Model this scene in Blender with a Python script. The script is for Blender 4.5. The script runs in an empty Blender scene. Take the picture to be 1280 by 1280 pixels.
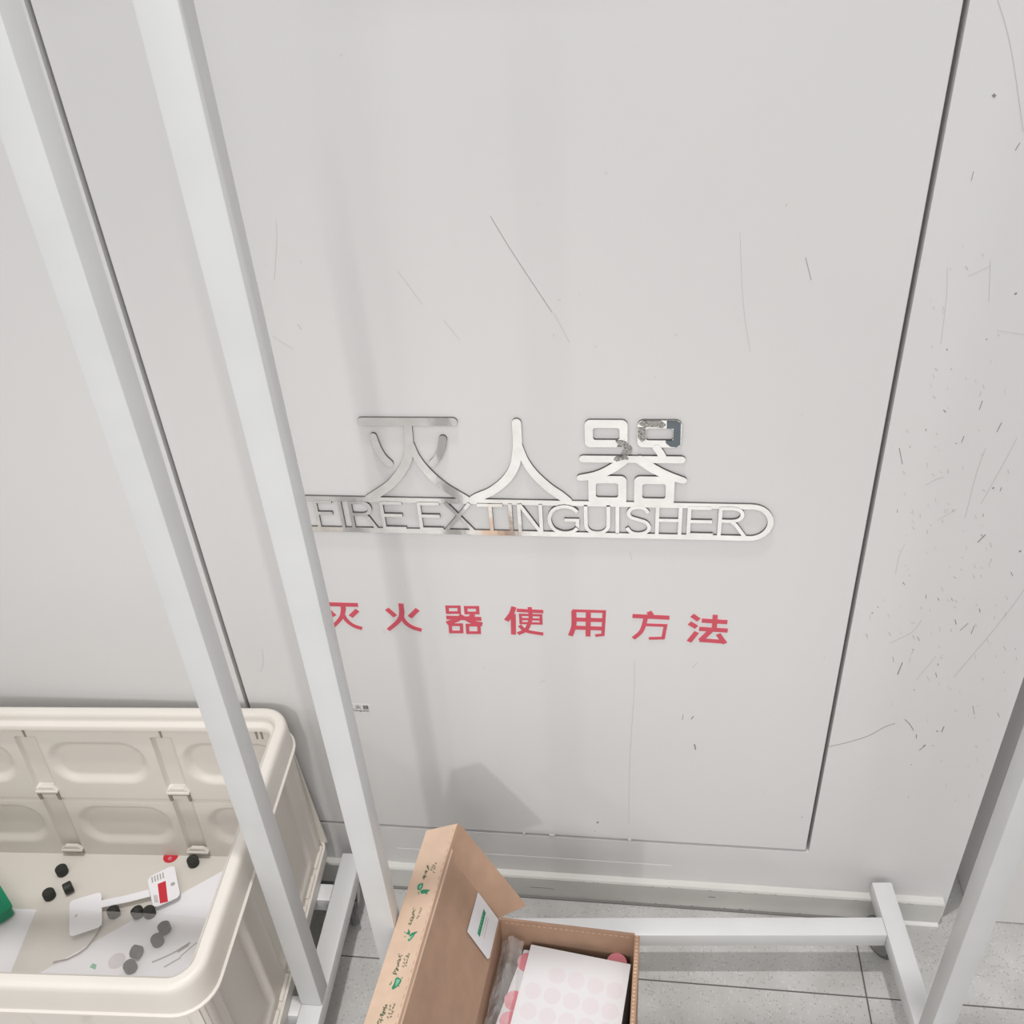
import bpy, bmesh, math, random
import numpy as np
from mathutils import Vector, Matrix
random.seed(7)
sc = bpy.context.scene
COL = sc.collection

# ------------------------------------------------------------------ camera
FPX, CC = 1204.0, 640.0
_d = np.array([128, 1707, FPX]); _d = _d / np.linalg.norm(_d)
_x = np.array([9200, 159, -FPX]); _x = _x / np.linalg.norm(_x); _x = _x - (_x @ _d) * _d; _x = _x / np.linalg.norm(_x)
_y = np.cross(_d, _x)
if _y[2] < 0: _y = -_y
RW = np.array([_x, _y, -_d])                 # photo axes (right, down, forward) -> world
CAM = np.array([0.0, -0.976, 1.5])
def at(u, v, axis, val):
    """point of the plane <axis>=val that lies on the sight line of photo pixel u,v"""
    r = RW @ np.array([u - CC, v - CC, FPX]); t = (val - CAM[axis]) / r[axis]
    return CAM + t * r
cam = bpy.data.cameras.new('camera'); co = bpy.data.objects.new('camera', cam); COL.objects.link(co)
cam.sensor_width = 36; cam.lens = 36 * FPX / 1280; cam.clip_start = 0.02
R3 = np.column_stack([RW[:, 0], -RW[:, 1], -RW[:, 2]])
mw = Matrix([list(R3[i]) + [CAM[i]] for i in range(3)] + [[0, 0, 0, 1]])
co.matrix_world = mw
sc.camera = co

# ------------------------------------------------------------------ world, lamps, exposure
sc.view_settings.view_transform = 'Standard'; sc.view_settings.look = 'None'
sc.view_settings.exposure = 0.08; sc.view_settings.gamma = 1.0; sc.view_settings.use_curve_mapping = False
w = bpy.data.worlds.new('world'); sc.world = w; w.use_nodes = True
bg = w.node_tree.nodes['Background']; bg.inputs[0].default_value = (1.0, 0.992, 0.988, 1); bg.inputs[1].default_value = 0.46
def lamp(kind, name, loc, target, energy, color=(1, 0.97, 0.93), **kw):
    l = bpy.data.lights.new(name, kind); l.energy = energy; l.color = color
    for k, v in kw.items(): setattr(l, k, v)
    o = bpy.data.objects.new(name, l); COL.objects.link(o); o.location = loc
    o.rotation_euler = (Vector(target) - Vector(loc)).to_track_quat('-Z', 'Y').to_euler()
    return o
lamp('AREA', 'ceiling_panel_light', (-0.3, -2.6, 3.2), (-0.3, -1.4, 0), 30, (1, 0.985, 0.975), shape='RECTANGLE', size=3.6, size_y=2.4)
lamp('SPOT', 'front_spot_light', (-0.10, -4.6, 2.75), (-0.38, 0, 0.45), 118, (1, 0.98, 0.965), spot_size=math.radians(19), spot_blend=1.0, shadow_soft_size=0.09)
lamp('SPOT', 'overhead_spot_light', (-0.15, -0.42, 4.6), (-0.20, -0.40, 0), 270, (1, 0.98, 0.965), spot_size=math.radians(60), spot_blend=0.9, shadow_soft_size=0.07)
lamp('SPOT', 'added_sign_reflection_spot', (0.1, -1.8, 3.2), (0.02, -1.32, 0), 300, (1, 0.985, 0.975), spot_size=math.radians(28), spot_blend=0.6, shadow_soft_size=0.05)  # added unseen spot: brightens the floor that the steel sign mirrors
lamp('SPOT', 'left_spot_light', (-3.1, -4.7, 2.9), (0.12, -0.1, 0.4), 50, (1, 0.98, 0.965), spot_size=math.radians(24), spot_blend=1.0, shadow_soft_size=0.08)
lamp('AREA', 'added_front_fill', (0.2, -4.2, 2.6), (-0.1, 0, 0.2), 33, (1, 0.985, 0.975), shape='RECTANGLE', size=2.6, size_y=1.2)  # added unseen fill: lifts the lower wall from the front

# ------------------------------------------------------------------ materials
def lin(c):
    return tuple(((v / 255) / 12.92 if v <= 10 else (((v / 255) + 0.055) / 1.055) ** 2.4) for v in c) + (1,)
def mat(name, rgb, rough=0.5, metal=0.0, noise=None, bump=None, spec=0.5, trans=0.0, alpha=1.0):
    """rgb are sRGB bytes; noise=(scale, amount) varies the colour, bump=(scale, strength)"""
    m = bpy.data.materials.new(name); m.use_nodes = True; nt = m.node_tree; p = nt.nodes['Principled BSDF']
    p.inputs['Base Color'].default_value = lin(rgb); p.inputs['Roughness'].default_value = rough
    p.inputs['Metallic'].default_value = metal; p.inputs['Specular IOR Level'].default_value = spec
    p.inputs['Transmission Weight'].default_value = trans; p.inputs['Alpha'].default_value = alpha
    tc = nt.nodes.new('ShaderNodeTexCoord')
    if noise:
        n = nt.nodes.new('ShaderNodeTexNoise'); n.inputs['Scale'].default_value = noise[0]; n.inputs['Detail'].default_value = 5
        nt.links.new(tc.outputs['Object'], n.inputs['Vector'])
        r = nt.nodes.new('ShaderNodeValToRGB'); r.color_ramp.elements[0].position = 0.3; r.color_ramp.elements[1].position = 0.7
        c = lin(rgb); a = noise[1]
        r.color_ramp.elements[0].color = tuple(max(0, v * (1 - a)) for v in c[:3]) + (1,)
        r.color_ramp.elements[1].color = tuple(min(1, v * (1 + a)) for v in c[:3]) + (1,)
        nt.links.new(n.outputs['Fac'], r.inputs['Fac']); nt.links.new(r.outputs['Color'], p.inputs['Base Color'])
    if bump:
        n2 = nt.nodes.new('ShaderNodeTexNoise'); n2.inputs['Scale'].default_value = bump[0]; n2.inputs['Detail'].default_value = 3
        nt.links.new(tc.outputs['Object'], n2.inputs['Vector'])
        b = nt.nodes.new('ShaderNodeBump'); b.inputs['Strength'].default_value = bump[1]; b.inputs['Distance'].default_value = 0.002
        nt.links.new(n2.outputs['Fac'], b.inputs['Height']); nt.links.new(b.outputs['Normal'], p.inputs['Normal'])
    return m
M = {}
M['paint'] = mat('wall_paint', (222, 221, 220), 0.55, noise=(1.7, 0.025), bump=(160, 0.05), spec=0.3)
M['plinth'] = mat('plinth_paint', (212, 211, 207), 0.6, noise=(9, 0.06), bump=(60, 0.25), spec=0.3)
M['gap'] = mat('gap_metal_and_shadow', (120, 119, 116), 0.6)  # door frame grey, also painted shadow at the foot of the baseboard
M['rack'] = mat('white_powder_coat', (214, 215, 215), 0.38, noise=(14, 0.03))
M['chip'] = mat('bare_metal_chip', (120, 118, 115), 0.5, 0.6)
M['steeledge'] = mat('steel_edge_dark_reflection', (96, 94, 91), 0.6, 0.3)  # dark ceiling reflection put into the edge colour
M['steel'] = mat('polished_steel', (244, 243, 242), 0.10, 1.0, noise=(55, 0.05), bump=(38, 0.12))
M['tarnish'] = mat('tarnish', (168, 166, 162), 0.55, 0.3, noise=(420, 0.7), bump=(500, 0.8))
M['reflgrey'] = mat('painted_grey_reflection', (104, 113, 119), 0.35, 0.2, noise=(60, 0.08))  # blue-grey of a mirrored dark shape, put into the colour
M['red'] = mat('red_vinyl', (208, 84, 100), 0.5, noise=(60, 0.05))
M['ink'] = mat('black_ink', (70, 68, 68), 0.6)
M['paper'] = mat('white_paper', (220, 219, 221), 0.55)
M['bright'] = mat('bright_white_paper', (244, 243, 247), 0.55)
M['crate'] = mat('cream_plastic', (219, 214, 206), 0.42, noise=(6, 0.03), bump=(30, 0.04))
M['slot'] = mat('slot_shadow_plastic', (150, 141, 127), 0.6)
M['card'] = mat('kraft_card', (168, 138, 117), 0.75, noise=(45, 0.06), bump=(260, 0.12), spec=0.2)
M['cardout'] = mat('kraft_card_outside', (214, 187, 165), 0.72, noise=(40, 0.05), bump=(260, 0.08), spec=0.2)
M['cardedge'] = mat('kraft_edge', (202, 166, 138), 0.8, noise=(300, 0.2))
M['green'] = mat('green_print', (40, 132, 96), 0.6)
M['dkgreen'] = mat('dark_green_print', (98, 116, 88), 0.6)
M['palegreen'] = mat('pale_green_print', (120, 184, 156), 0.6)
M['emerald'] = mat('green_plastic', (12, 138, 100), 0.35)
M['pink'] = mat('pink_print', (218, 211, 214), 0.55)
M['rose'] = mat('rose_print', (222, 138, 150), 0.5)
M['cap'] = mat('black_rubber', (42, 43, 40), 0.55, noise=(300, 0.3))
M['wheel'] = mat('grey_rubber', (96, 96, 95), 0.5)
M['castermetal'] = mat('zinc', (170, 170, 168), 0.3, 0.9)
M['wire'] = mat('brown_wire', (120, 104, 90), 0.5)
M['scratch'] = mat('scuff', (140, 138, 135), 0.7)
M['scratchlight'] = mat('scuff_light', (200, 197, 194), 0.7)
M['tagred'] = mat('tag_red', (206, 44, 58), 0.5)
M['taggrey'] = mat('tag_grey', (176, 172, 168), 0.6)
M['grout'] = mat('grout', (104, 102, 99), 0.9)
def film_mat(name, rgb, haze, rough):
    m = bpy.data.materials.new(name); m.use_nodes = True; nt = m.node_tree; out = nt.nodes['Material Output']
    p = nt.nodes['Principled BSDF']; p.inputs['Base Color'].default_value = lin(rgb); p.inputs['Roughness'].default_value = rough
    t = nt.nodes.new('ShaderNodeBsdfTransparent'); mx = nt.nodes.new('ShaderNodeMixShader')
    mx.inputs[0].default_value = haze
    nt.links.new(t.outputs[0], mx.inputs[1]); nt.links.new(p.outputs[0], mx.inputs[2]); nt.links.new(mx.outputs[0], out.inputs['Surface'])
    return m
M['film'] = film_mat('hazy_film', (236, 234, 232), 0.24, 0.3)
M['bag'] = film_mat('clear_bag', (225, 220, 218), 0.30, 0.12)
def tile_mat():
    m = bpy.data.materials.new('terrazzo'); m.use_nodes = True; nt = m.node_tree; p = nt.nodes['Principled BSDF']
    p.inputs['Roughness'].default_value = 0.6
    tc = nt.nodes.new('ShaderNodeTexCoord')
    n = nt.nodes.new('ShaderNodeTexNoise'); n.inputs['Scale'].default_value = 10; n.inputs['Detail'].default_value = 6
    nt.links.new(tc.outputs['Object'], n.inputs['Vector'])
    r = nt.nodes.new('ShaderNodeValToRGB'); r.color_ramp.elements[0].color = lin((176, 175, 172)); r.color_ramp.elements[1].color = lin((194, 193, 191))
    r.color_ramp.elements[0].position = 0.35; r.color_ramp.elements[1].position = 0.65
    nt.links.new(n.outputs['Fac'], r.inputs['Fac'])
    def specks(scale, size, share, tone):
        v = nt.nodes.new('ShaderNodeTexVoronoi'); v.inputs['Scale'].default_value = scale
        nt.links.new(tc.outputs['Object'], v.inputs['Vector'])
        sp = nt.nodes.new('ShaderNodeSeparateColor'); nt.links.new(v.outputs['Color'], sp.inputs[0])
        m1 = nt.nodes.new('ShaderNodeMath'); m1.operation = 'LESS_THAN'; m1.inputs[1].default_value = size; nt.links.new(v.outputs['Distance'], m1.inputs[0])
        m2 = nt.nodes.new('ShaderNodeMath'); m2.operation = 'LESS_THAN'; m2.inputs[1].default_value = share; nt.links.new(sp.outputs[0], m2.inputs[0])
        m3 = nt.nodes.new('ShaderNodeMath'); m3.operation = 'MULTIPLY'; nt.links.new(m1.outputs[0], m3.inputs[0]); nt.links.new(m2.outputs[0], m3.inputs[1])
        mx = nt.nodes.new('ShaderNodeMix'); mx.data_type = 'RGBA'; nt.links.new(m3.outputs[0], mx.inputs[0])
        mx.inputs[6].default_value = (1, 1, 1, 1); mx.inputs[7].default_value = (tone, tone, tone, 1)
        return mx.outputs[2]
    dk = specks(240, 0.34, 0.30, 0.74); lt = specks(210, 0.36, 0.30, 1.13)
    a = nt.nodes.new('ShaderNodeMix'); a.data_type = 'RGBA'; a.blend_type = 'MULTIPLY'; a.inputs[0].default_value = 1
    b = nt.nodes.new('ShaderNodeMix'); b.data_type = 'RGBA'; b.blend_type = 'MULTIPLY'; b.inputs[0].default_value = 1
    nt.links.new(r.outputs['Color'], a.inputs[6]); nt.links.new(dk, a.inputs[7])
    nt.links.new(a.outputs[2], b.inputs[6]); nt.links.new(lt, b.inputs[7])
    nt.links.new(b.outputs[2], p.inputs['Base Color'])
    return m
M['tile'] = tile_mat()

# ------------------------------------------------------------------ mesh helpers (all shapes in world metres)
def wl(o):
    v = Vector((0, 0, 0))
    while o is not None: v += o.location; o = o.parent
    return v
def tag(o, label=None, cat=None, group=None, kind=None):
    if label: o['label'] = label
    if cat: o['category'] = cat
    if group: o['group'] = group
    if kind: o['kind'] = kind
    return o
def thing(name, loc, label, cat, group=None):
    o = bpy.data.objects.new(name, None); COL.objects.link(o); o.location = Vector([float(c) for c in loc]); o.empty_display_size = 0.02
    return tag(o, label, cat, group)
class B:
    def __init__(s): s.v = []; s.f = []
    def add(s, vs, fs):
        n = len(s.v); s.v += [tuple(float(c) for c in p) for p in vs]; s.f += [tuple(i + n for i in f) for f in fs]; return s
    def hexa(s, c8, bevel=0.0, seg=2):
        """c8: bottom loop of 4 then top loop of 4"""
        if bevel <= 0:
            return s.add(c8, [(3, 2, 1, 0), (4, 5, 6, 7), (0, 1, 5, 4), (1, 2, 6, 5), (2, 3, 7, 6), (3, 0, 4, 7)])
        bm = bmesh.new(); vs = [bm.verts.new([float(c) for c in p]) for p in c8]
        for f in [(3, 2, 1, 0), (4, 5, 6, 7), (0, 1, 5, 4), (1, 2, 6, 5), (2, 3, 7, 6), (3, 0, 4, 7)]: bm.faces.new([vs[i] for i in f])
        bmesh.ops.recalc_face_normals(bm, faces=bm.faces)
        bmesh.ops.bevel(bm, geom=list(bm.edges), offset=bevel, segments=seg, affect='EDGES', profile=0.5)
        bm.verts.index_update(); s.add([v.co[:] for v in bm.verts], [[v.index for v in f.verts] for f in bm.faces]); bm.free(); return s
    def box(s, lo, hi, T=None, bevel=0.0, seg=2):
        T = T or (lambda x, y, z: (x, y, z))
        x0, y0, z0 = lo; x1, y1, z1 = hi
        return s.hexa([T(*p) for p in [(x0, y0, z0), (x1, y0, z0), (x1, y1, z0), (x0, y1, z0), (x0, y0, z1), (x1, y0, z1), (x1, y1, z1), (x0, y1, z1)]], bevel, seg)
    def prism(s, pts, d):
        """closed outline pts, swept by vector d"""
        n = len(pts); d = np.array(d, float); top = [np.array(p, float) + d for p in pts]
        return s.add(list(pts) + top, [tuple(range(n - 1, -1, -1)), tuple(range(n, 2 * n))] + [(i, (i + 1) % n, n + (i + 1) % n, n + i) for i in range(n)])
    def ring(s, outer, inner, d):
        n = len(outer); d = np.array(d, float)
        o2 = [np.array(p) + d for p in outer]; i2 = [np.array(p) + d for p in inner]
        fs = []
        for i in range(n):
            j = (i + 1) % n
            fs += [(2 * n + i, 2 * n + j, 3 * n + j, 3 * n + i), (i, j, 2 * n + j, 2 * n + i), (n + j, n + i, 3 * n + i, 3 * n + j), (j, i, n + i, n + j)]
        return s.add(list(outer) + list(inner) + o2 + i2, fs)
    def tube(s, pts, r, n=8):
        pts = [Vector([float(c) for c in p]) for p in pts]; rings = []
        for i, p in enumerate(pts):
            t = (pts[min(i + 1, len(pts) - 1)] - pts[max(i - 1, 0)]).normalized()
            a = t.cross(Vector((0, 0, 1)));  a = a if a.length > 1e-4 else t.cross(Vector((1, 0, 0))); a.normalize(); b = t.cross(a)
            rings.append([p + a * (r * math.cos(2 * math.pi * k / n)) + b * (r * math.sin(2 * math.pi * k / n)) for k in range(n)])
        vs = [v[:] for q in rings for v in q]; fs = []
        for i in range(len(pts) - 1):
            for k in range(n): fs.append((i * n + k, i * n + (k + 1) % n, (i + 1) * n + (k + 1) % n, (i + 1) * n + k))
        fs += [tuple(range(n - 1, -1, -1)), tuple(range((len(pts) - 1) * n, len(pts) * n))]
        return s.add(vs, fs)
    def lathe(s, c, axis, prof, n=20):
        """prof: (distance along axis, radius)"""
        ax = Vector(axis).normalized(); a = ax.orthogonal().normalized(); b = ax.cross(a); c = Vector([float(q) for q in c]); vs = []; fs = []
        for h, r in prof:
            for k in range(n):
                vs.append((c + ax * h + a * (r * math.cos(2 * math.pi * k / n)) + b * (r * math.sin(2 * math.pi * k / n)))[:])
        for i in range(len(prof) - 1):
            for k in range(n): fs.append((i * n + k, i * n + (k + 1) % n, (i + 1) * n + (k + 1) % n, (i + 1) * n + k))
        fs += [tuple(range(n - 1, -1, -1)), tuple(range((len(prof) - 1) * n, len(prof) * n))]
        return s.add(vs, fs)
    def grid(s, fn, nu, nv):
        vs = [fn(i / nu, j / nv) for j in range(nv + 1) for i in range(nu + 1)]
        return s.add(vs, [(j * (nu + 1) + i, j * (nu + 1) + i + 1, (j + 1) * (nu + 1) + i + 1, (j + 1) * (nu + 1) + i) for j in range(nv) for i in range(nu)])
    def build(s, name, m, parent=None, smooth=False, kind=None, label=None, normals=True, origin=None):
        off = wl(parent) if parent is not None else Vector(origin or (0, 0, 0))
        me = bpy.data.meshes.new(name); me.from_pydata([(Vector(v) - off)[:] for v in s.v], [], s.f)
        if normals:
            bm = bmesh.new(); bm.from_mesh(me); bmesh.ops.recalc_face_normals(bm, faces=bm.faces); bm.to_mesh(me); bm.free()
        me.materials.append(M[m]); o = bpy.data.objects.new(name, me); COL.objects.link(o)
        if parent is not None: o.parent = parent
        else: o.location = off
        if smooth:
            for p in me.polygons: p.use_smooth = True
            try: me.set_sharp_from_angle(angle=math.radians(smooth if smooth > 1 else 35))
            except Exception: pass
        if kind: o['kind'] = kind
        if label: o['label'] = label
        return o
def smoothline(pts, n=6):
    """Catmull-Rom through pts"""
    P = [np.array(p, float) for p in pts]
    if len(P) < 3: return P
    P = [2 * P[0] - P[1]] + P + [2 * P[-1] - P[-2]]; out = []
    for i in range(1, len(P) - 2):
        for k in range(n):
            t = k / n; a, b, c, d = P[i - 1:i + 3]
            out.append(0.5 * (2 * b + (c - a) * t + (2 * a - 5 * b + 4 * c - d) * t * t + (3 * b - a - 3 * c + d) * t ** 3))
    return out + [P[-2]]
def ribbon(pts, wd, caps=(True, True), n=6):
    """2D outline of a brush stroke of width wd (number or list per point) along pts"""
    P = smoothline(pts, n) if n else [np.array(p, float) for p in pts]
    m = len(P)
    ws = [wd] * m if not isinstance(wd, (list, tuple)) else list(np.interp(np.linspace(0, 1, m), np.linspace(0, 1, len(wd)), wd))
    L = []; Rr = []
    for i, p in enumerate(P):
        t = P[min(i + 1, m - 1)] - P[max(i - 1, 0)]; t = t / (np.linalg.norm(t) + 1e-12); nn = np.array([-t[1], t[0]])
        if not n and 0 < i < m - 1:                                    # mitre
            t1 = (P[i] - P[i - 1]) / np.linalg.norm(P[i] - P[i - 1]); t2 = (P[i + 1] - P[i]) / np.linalg.norm(P[i + 1] - P[i])
            nn = np.array([-(t1 + t2)[1], (t1 + t2)[0]]); nn = nn / np.linalg.norm(nn); nn = nn / max(0.5, nn @ np.array([-t1[1], t1[0]]))
        L.append(p + nn * ws[i] / 2); Rr.append(p - nn * ws[i] / 2)
    def cap(c, a, r):
        return [c + r * np.array([math.cos(a + math.pi * k / 6), math.sin(a + math.pi * k / 6)]) for k in range(1, 6)]
    out = list(Rr)
    if caps[1]:
        t = P[-1] - P[-2]; out += cap(P[-1], math.atan2(t[1], t[0]) - math.pi / 2, ws[-1] / 2)
    out += L[::-1]
    if caps[0]:
        t = P[0] - P[1]; out += cap(P[0], math.atan2(t[1], t[0]) - math.pi / 2, ws[0] / 2)
    return out
def rrect(x0, y0, x1, y1, r, n=5):
    out = []
    for cx, cy, a in ((x1 - r, y1 - r, 0), (x0 + r, y1 - r, 90), (x0 + r, y0 + r, 180), (x1 - r, y0 + r, 270)):
        for k in range(n + 1):
            t = math.radians(a + 90 * k / n); out.append((cx + r * math.cos(t), cy + r * math.sin(t)))
    return out
# wall-plane drawing: 2D points are millimetres (X, Z) on the wall, y is the outer surface
def wall3(p, y): return (p[0] / 1000, y, p[1] / 1000)
def wpr(b, outline, y, t):
    return b.prism([wall3(p, y) for p in outline], (0, -t, 0))

# ------------------------------------------------------------------ the setting
DX0, DX1, DZ0, DZ1 = -0.5864, 0.2722, 0.1572, 2.10      # the flush door leaf
GX0, GX1, GZ0, GZ1 = -0.5926, 0.2776, 0.1515, 2.106      # its opening
WX1 = 0.507
b = B()
b.box((-2.6, 0, 0), (GX0, 0.04, 2.9)); b.box((GX1, 0, 0), (WX1, 0.04, 2.9))
b.box((GX0, 0, 0), (GX1, 0.04, GZ0)); b.box((GX0, 0, GZ1), (GX1, 0.04, 2.9))
wall = b.build('wall_back', 'paint', kind='structure')
B().box((GX0 - 0.03, 0.0405, 0.1), (GX1 + 0.03, 0.05, 2.15)).build('door_frame_backing', 'gap', wall)
door = B().box((DX0, 0, DZ0), (DX1, 0.038, DZ1), bevel=0.0008, seg=1).build('door_1', 'paint', kind='structure')
b = B().box((0.552, -0.0015, 0.0022), (2.2, 0.5, 2.9)); b.build('wall_right', 'paint', kind='structure')
B().box((WX1 - 0.04, 0.092, 0.0), (0.552, 0.12, 2.9)).build('unseen_bounce_back', 'paint', wall); B().box((WX1 - 0.04, 0.0402, 0.0), (WX1, 0.0918, 2.9)).build('unseen_bounce_return', 'paint', wall)  # unseen white back and side of the recess, added to bounce light
# plinth: a lower board with a rounded, lit top ledge and a thin upper strip
b = B()
prof = [(0.0, 0.0), (-0.0125, 0.0), (-0.0125, 0.0515), (-0.0105, 0.0545), (-0.0015, 0.0555), (0.0, 0.0555)]
def sweep_x(b, prof, x0, x1):
    n = len(prof); b.add([(x0, y, z) for y, z in prof] + [(x1, y, z) for y, z in prof],
        [tuple(range(n)), tuple(range(2 * n - 1, n - 1, -1))] + [(i, (i + 1) % n, n + (i + 1) % n, n + i) for i in range(n)])
sweep_x(b, prof, -2.6, 0.499)
b.build('baseboard_back', 'plinth', kind='structure')
b = B(); sweep_x(b, [(0, 0.0556), (-0.0006, 0.0556), (-0.0006, 0.0940), (-0.0002, 0.0955), (0, 0.0955)], -0.40, 0.065)
b.build('trim_1', 'paint', kind='structure')
b = B(); sweep_x(b, [(0, 0.0), (-0.0165, 0.0), (-0.0165, 0.0025), (-0.0125, 0.003), (0, 0.003)], -2.6, 0.40)
b.build('floor_gap_shadow_strip', 'gap', kind='structure')  # dark strip in place of the gap shadow along the floor
b = B(); sweep_x(b, [(0, 0.0), (-0.0185, 0.0), (-0.0180, 0.0018), (-0.0125, 0.0042), (0, 0.0042)], 0.4001, 0.497)
b.build('trim_3', 'paint', kind='structure')
# floor with its separate tiles
fl = B().box((-2.6, -3.2, -0.03), (2.2, 0.5, -0.002)).build('floor', 'grout', kind='structure')
JX, JY, TS, JW = 0.363, -0.1445, 0.60, 0.0024
for ix in range(-5, 4):
    for iy in range(-5, 1):
        x0 = max(-2.6, JX + ix * TS + JW / 2); x1 = min(2.2, JX + (ix + 1) * TS - JW / 2)
        y0 = max(-3.2, JY + iy * TS + JW / 2); y1 = min(0.5, JY + (iy + 1) * TS - JW / 2)
        if x1 - x0 < 0.01 or y1 - y0 < 0.01: continue
        dz = random.uniform(-0.0003, 0.0)
        B().box((x0, y0, -0.012), (x1, y1, dz), bevel=0.0006, seg=1).build('tile', 'tile', fl)

# wear on the paint: thin scratches that lie on the wall and the door
def scratches(name, parent, m, lines, wd=0.5):
    b = B()
    for ln in lines:
        wdt = wd
        if isinstance(ln, tuple): ln, wdt = ln
        P = [at(u, v, 1, 0.0)[[0, 2]] * 1000 for u, v in ln]
        wpr(b, ribbon(P, wdt * 0.85, (False, False), 3), -0.0001, 0.00012)
    o = b.build(name, m, parent); o['kind'] = 'stuff'; return o
dark = []
light = []
dark += [([(1036, 933), (1055, 929), (1085, 920), (1105, 909), (1119, 904)], 0.9), ([(1131, 899), (1137, 905), (1142, 913)], 1.1),
         ([(1216, 882), (1218, 893)], 0.8), ([(1122, 843), (1128, 828)], 1.3), ([(1200, 788), (1210, 779)], 0.9), ([(1214, 792), (1218, 782)], 0.9),
         ([(1124, 560), (1128, 580)], 0.9), ([(1222, 678), (1232, 668)], 1.3), ([(1246, 540), (1252, 528)], 0.9), ([(1202, 553), (1205, 545)], 0.9),
         ([(1241, 118), (1244, 121)], 3.2), ([(1090, 766), (1090.8, 766.5)], 3.2), ([(1097, 759), (1097.6, 758.4)], 2.6), ([(1241, 611), (1242, 609)], 2.2),
         ([(1268, 368), (1271, 366)], 2.2), ([(1274, 690), (1276, 688)], 2.4), ([(1269, 811), (1269.6, 811)], 2.4), ([(1154, 933), (1157, 931)], 2.4),
         ([(1170, 914), (1173, 914)], 1.8), ([(1177, 915), (1180, 908)], 1.4), ([(1149, 938), (1155, 933)], 1.2), ([(1224, 512), (1228, 501)], 0.8),
         ([(1250, 614), (1252, 609)], 0.9), ([(1214, 226), (1217, 214)], 0.6), ([(1269, 188), (1275, 178)], 0.8)]
light += [([(1247, 0), (1258, 35), (1268, 85), (1279, 165)], 0.8), ([(1112, 804), (1140, 790), (1152, 775)], 0.9), ([(1192, 846), (1225, 808), (1262, 762), (1280, 737)], 0.8),
          ([(1119, 718), (1124, 695), (1131, 680)], 0.7), ([(1157, 606), (1170, 599), (1180, 596)], 0.8), ([(1184, 334), (1183, 372), (1176, 430)], 0.6),
          ([(1238, 325), (1236, 378)], 0.6), ([(1145, 850), (1170, 820)], 0.6), ([(1206, 648), (1221, 590), (1232, 560)], 0.7), ([(1172, 650), (1196, 636)], 0.6),
          ([(1226, 630), (1254, 580), (1271, 548)], 0.7), ([(1246, 413), (1280, 418)], 0.6), ([(1210, 345), (1238, 332)], 0.6)]
rnd = random.Random(3)
for k in range(190):
    u = rnd.gauss(1190, 52); v = rnd.uniform(300, 1000) if rnd.random() < 0.4 else rnd.gauss(740, 120)
    if u > 1276 or u < 1208.5 - 0.1876 * v + 22 or u > 1228 + (1000 - v) * 0.33 - 8: continue
    a = rnd.gauss(2.05, 0.5); l = rnd.uniform(1.5, 7)
    (dark if rnd.random() < 0.22 else light).append(([(u, v), (u + l * math.cos(a) * 0.7, v - l * math.sin(a))], rnd.uniform(0.5, 1.3)))
scratches('scuff_mark', wall, 'scratch', dark); scratches('faint_scuff', wall, 'scratchlight', light)
dd = [([(613, 270), (634, 305), (660, 345), (690, 390)], 0.55), ([(1007, 322), (1011, 338), (1014, 350)], 0.6), ([(746, 1029), (748, 1027)], 3.0), ([(743, 1039), (743.6, 1039)], 2.4),
      ([(955, 990), (955.5, 990)], 1.6), ([(868, 930), (869.5, 937)], 2.2), ([(864, 899), (867, 895)], 1.4), ([(1002, 1022), (1003, 1021)], 1.6), ([(854, 893), (853, 900)], 0.8)]
dl = [([(693, 392), (712, 428)], 0.6), ([(372, 405), (377, 412)], 1.0), ([(341, 420), (366, 436)], 0.5), ([(793, 826), (793, 860), (790, 905), (787, 960), (786, 1030)], 0.8),
      ([(925, 290), (929, 380), (938, 440)], 0.5), ([(345, 277), (346, 300), (343, 350)], 0.5), ([(497, 338), (528, 380)], 0.5), ([(555, 400), (575, 425)], 0.5), ([(676, 853), (681, 850)], 1.2),
      ([(865, 835), (872, 828)], 0.9), ([(787, 690), (790, 700)], 0.7), ([(328, 812), (329, 830), (325, 840)], 0.7)]
for k in range(26):
    u, v = rnd.uniform(330, 1040), rnd.uniform(60, 1020); dl.append(([(u, v), (u + rnd.uniform(-3, 3), v + rnd.uniform(1, 4))], rnd.uniform(0.5, 1.0)))
scratches('scuff_mark', door, 'scratch', dd); scratches('faint_scuff', door, 'scratchlight', dl)
# chips on the lower edge of the door leaf and along the ledge
b = B()
for u, w2 in ((690, 7), (787, 4), (655, 3)):
    p = at(u, 1050 + (u - 787) * 0.055, 1, 0); b.box((p[0] - w2 / 1500, -0.0006, DZ0 - 0.004), (p[0] + w2 / 1500, 0.002, DZ0 + 0.0008))
o = b.build('paint_drip', 'paint', door); o['kind'] = 'stuff'
b = B()
for k in range(34):
    x = rnd.uniform(-0.1, 0.49); wdt = rnd.uniform(1.5, 7); z = rnd.choice([51.3, 51.0, 3.5, 4.0])
    wpr(b, ribbon([(x * 1000, z), (x * 1000 + wdt, z + rnd.uniform(-.4, .4))], rnd.uniform(0.5, 1.3), n=0), -0.01252, 0.0001)
wpr(b, ribbon([(-172, 26), (-150, 26.5), (-131, 25)], 1.0), -0.01252, 0.0001); wpr(b, ribbon([(128, 33), (138, 33)], 1.6), -0.01252, 0.0001)
b.build('chip_mark', 'chip', bpy.data.objects['baseboard_back'])['kind'] = 'stuff'

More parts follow.
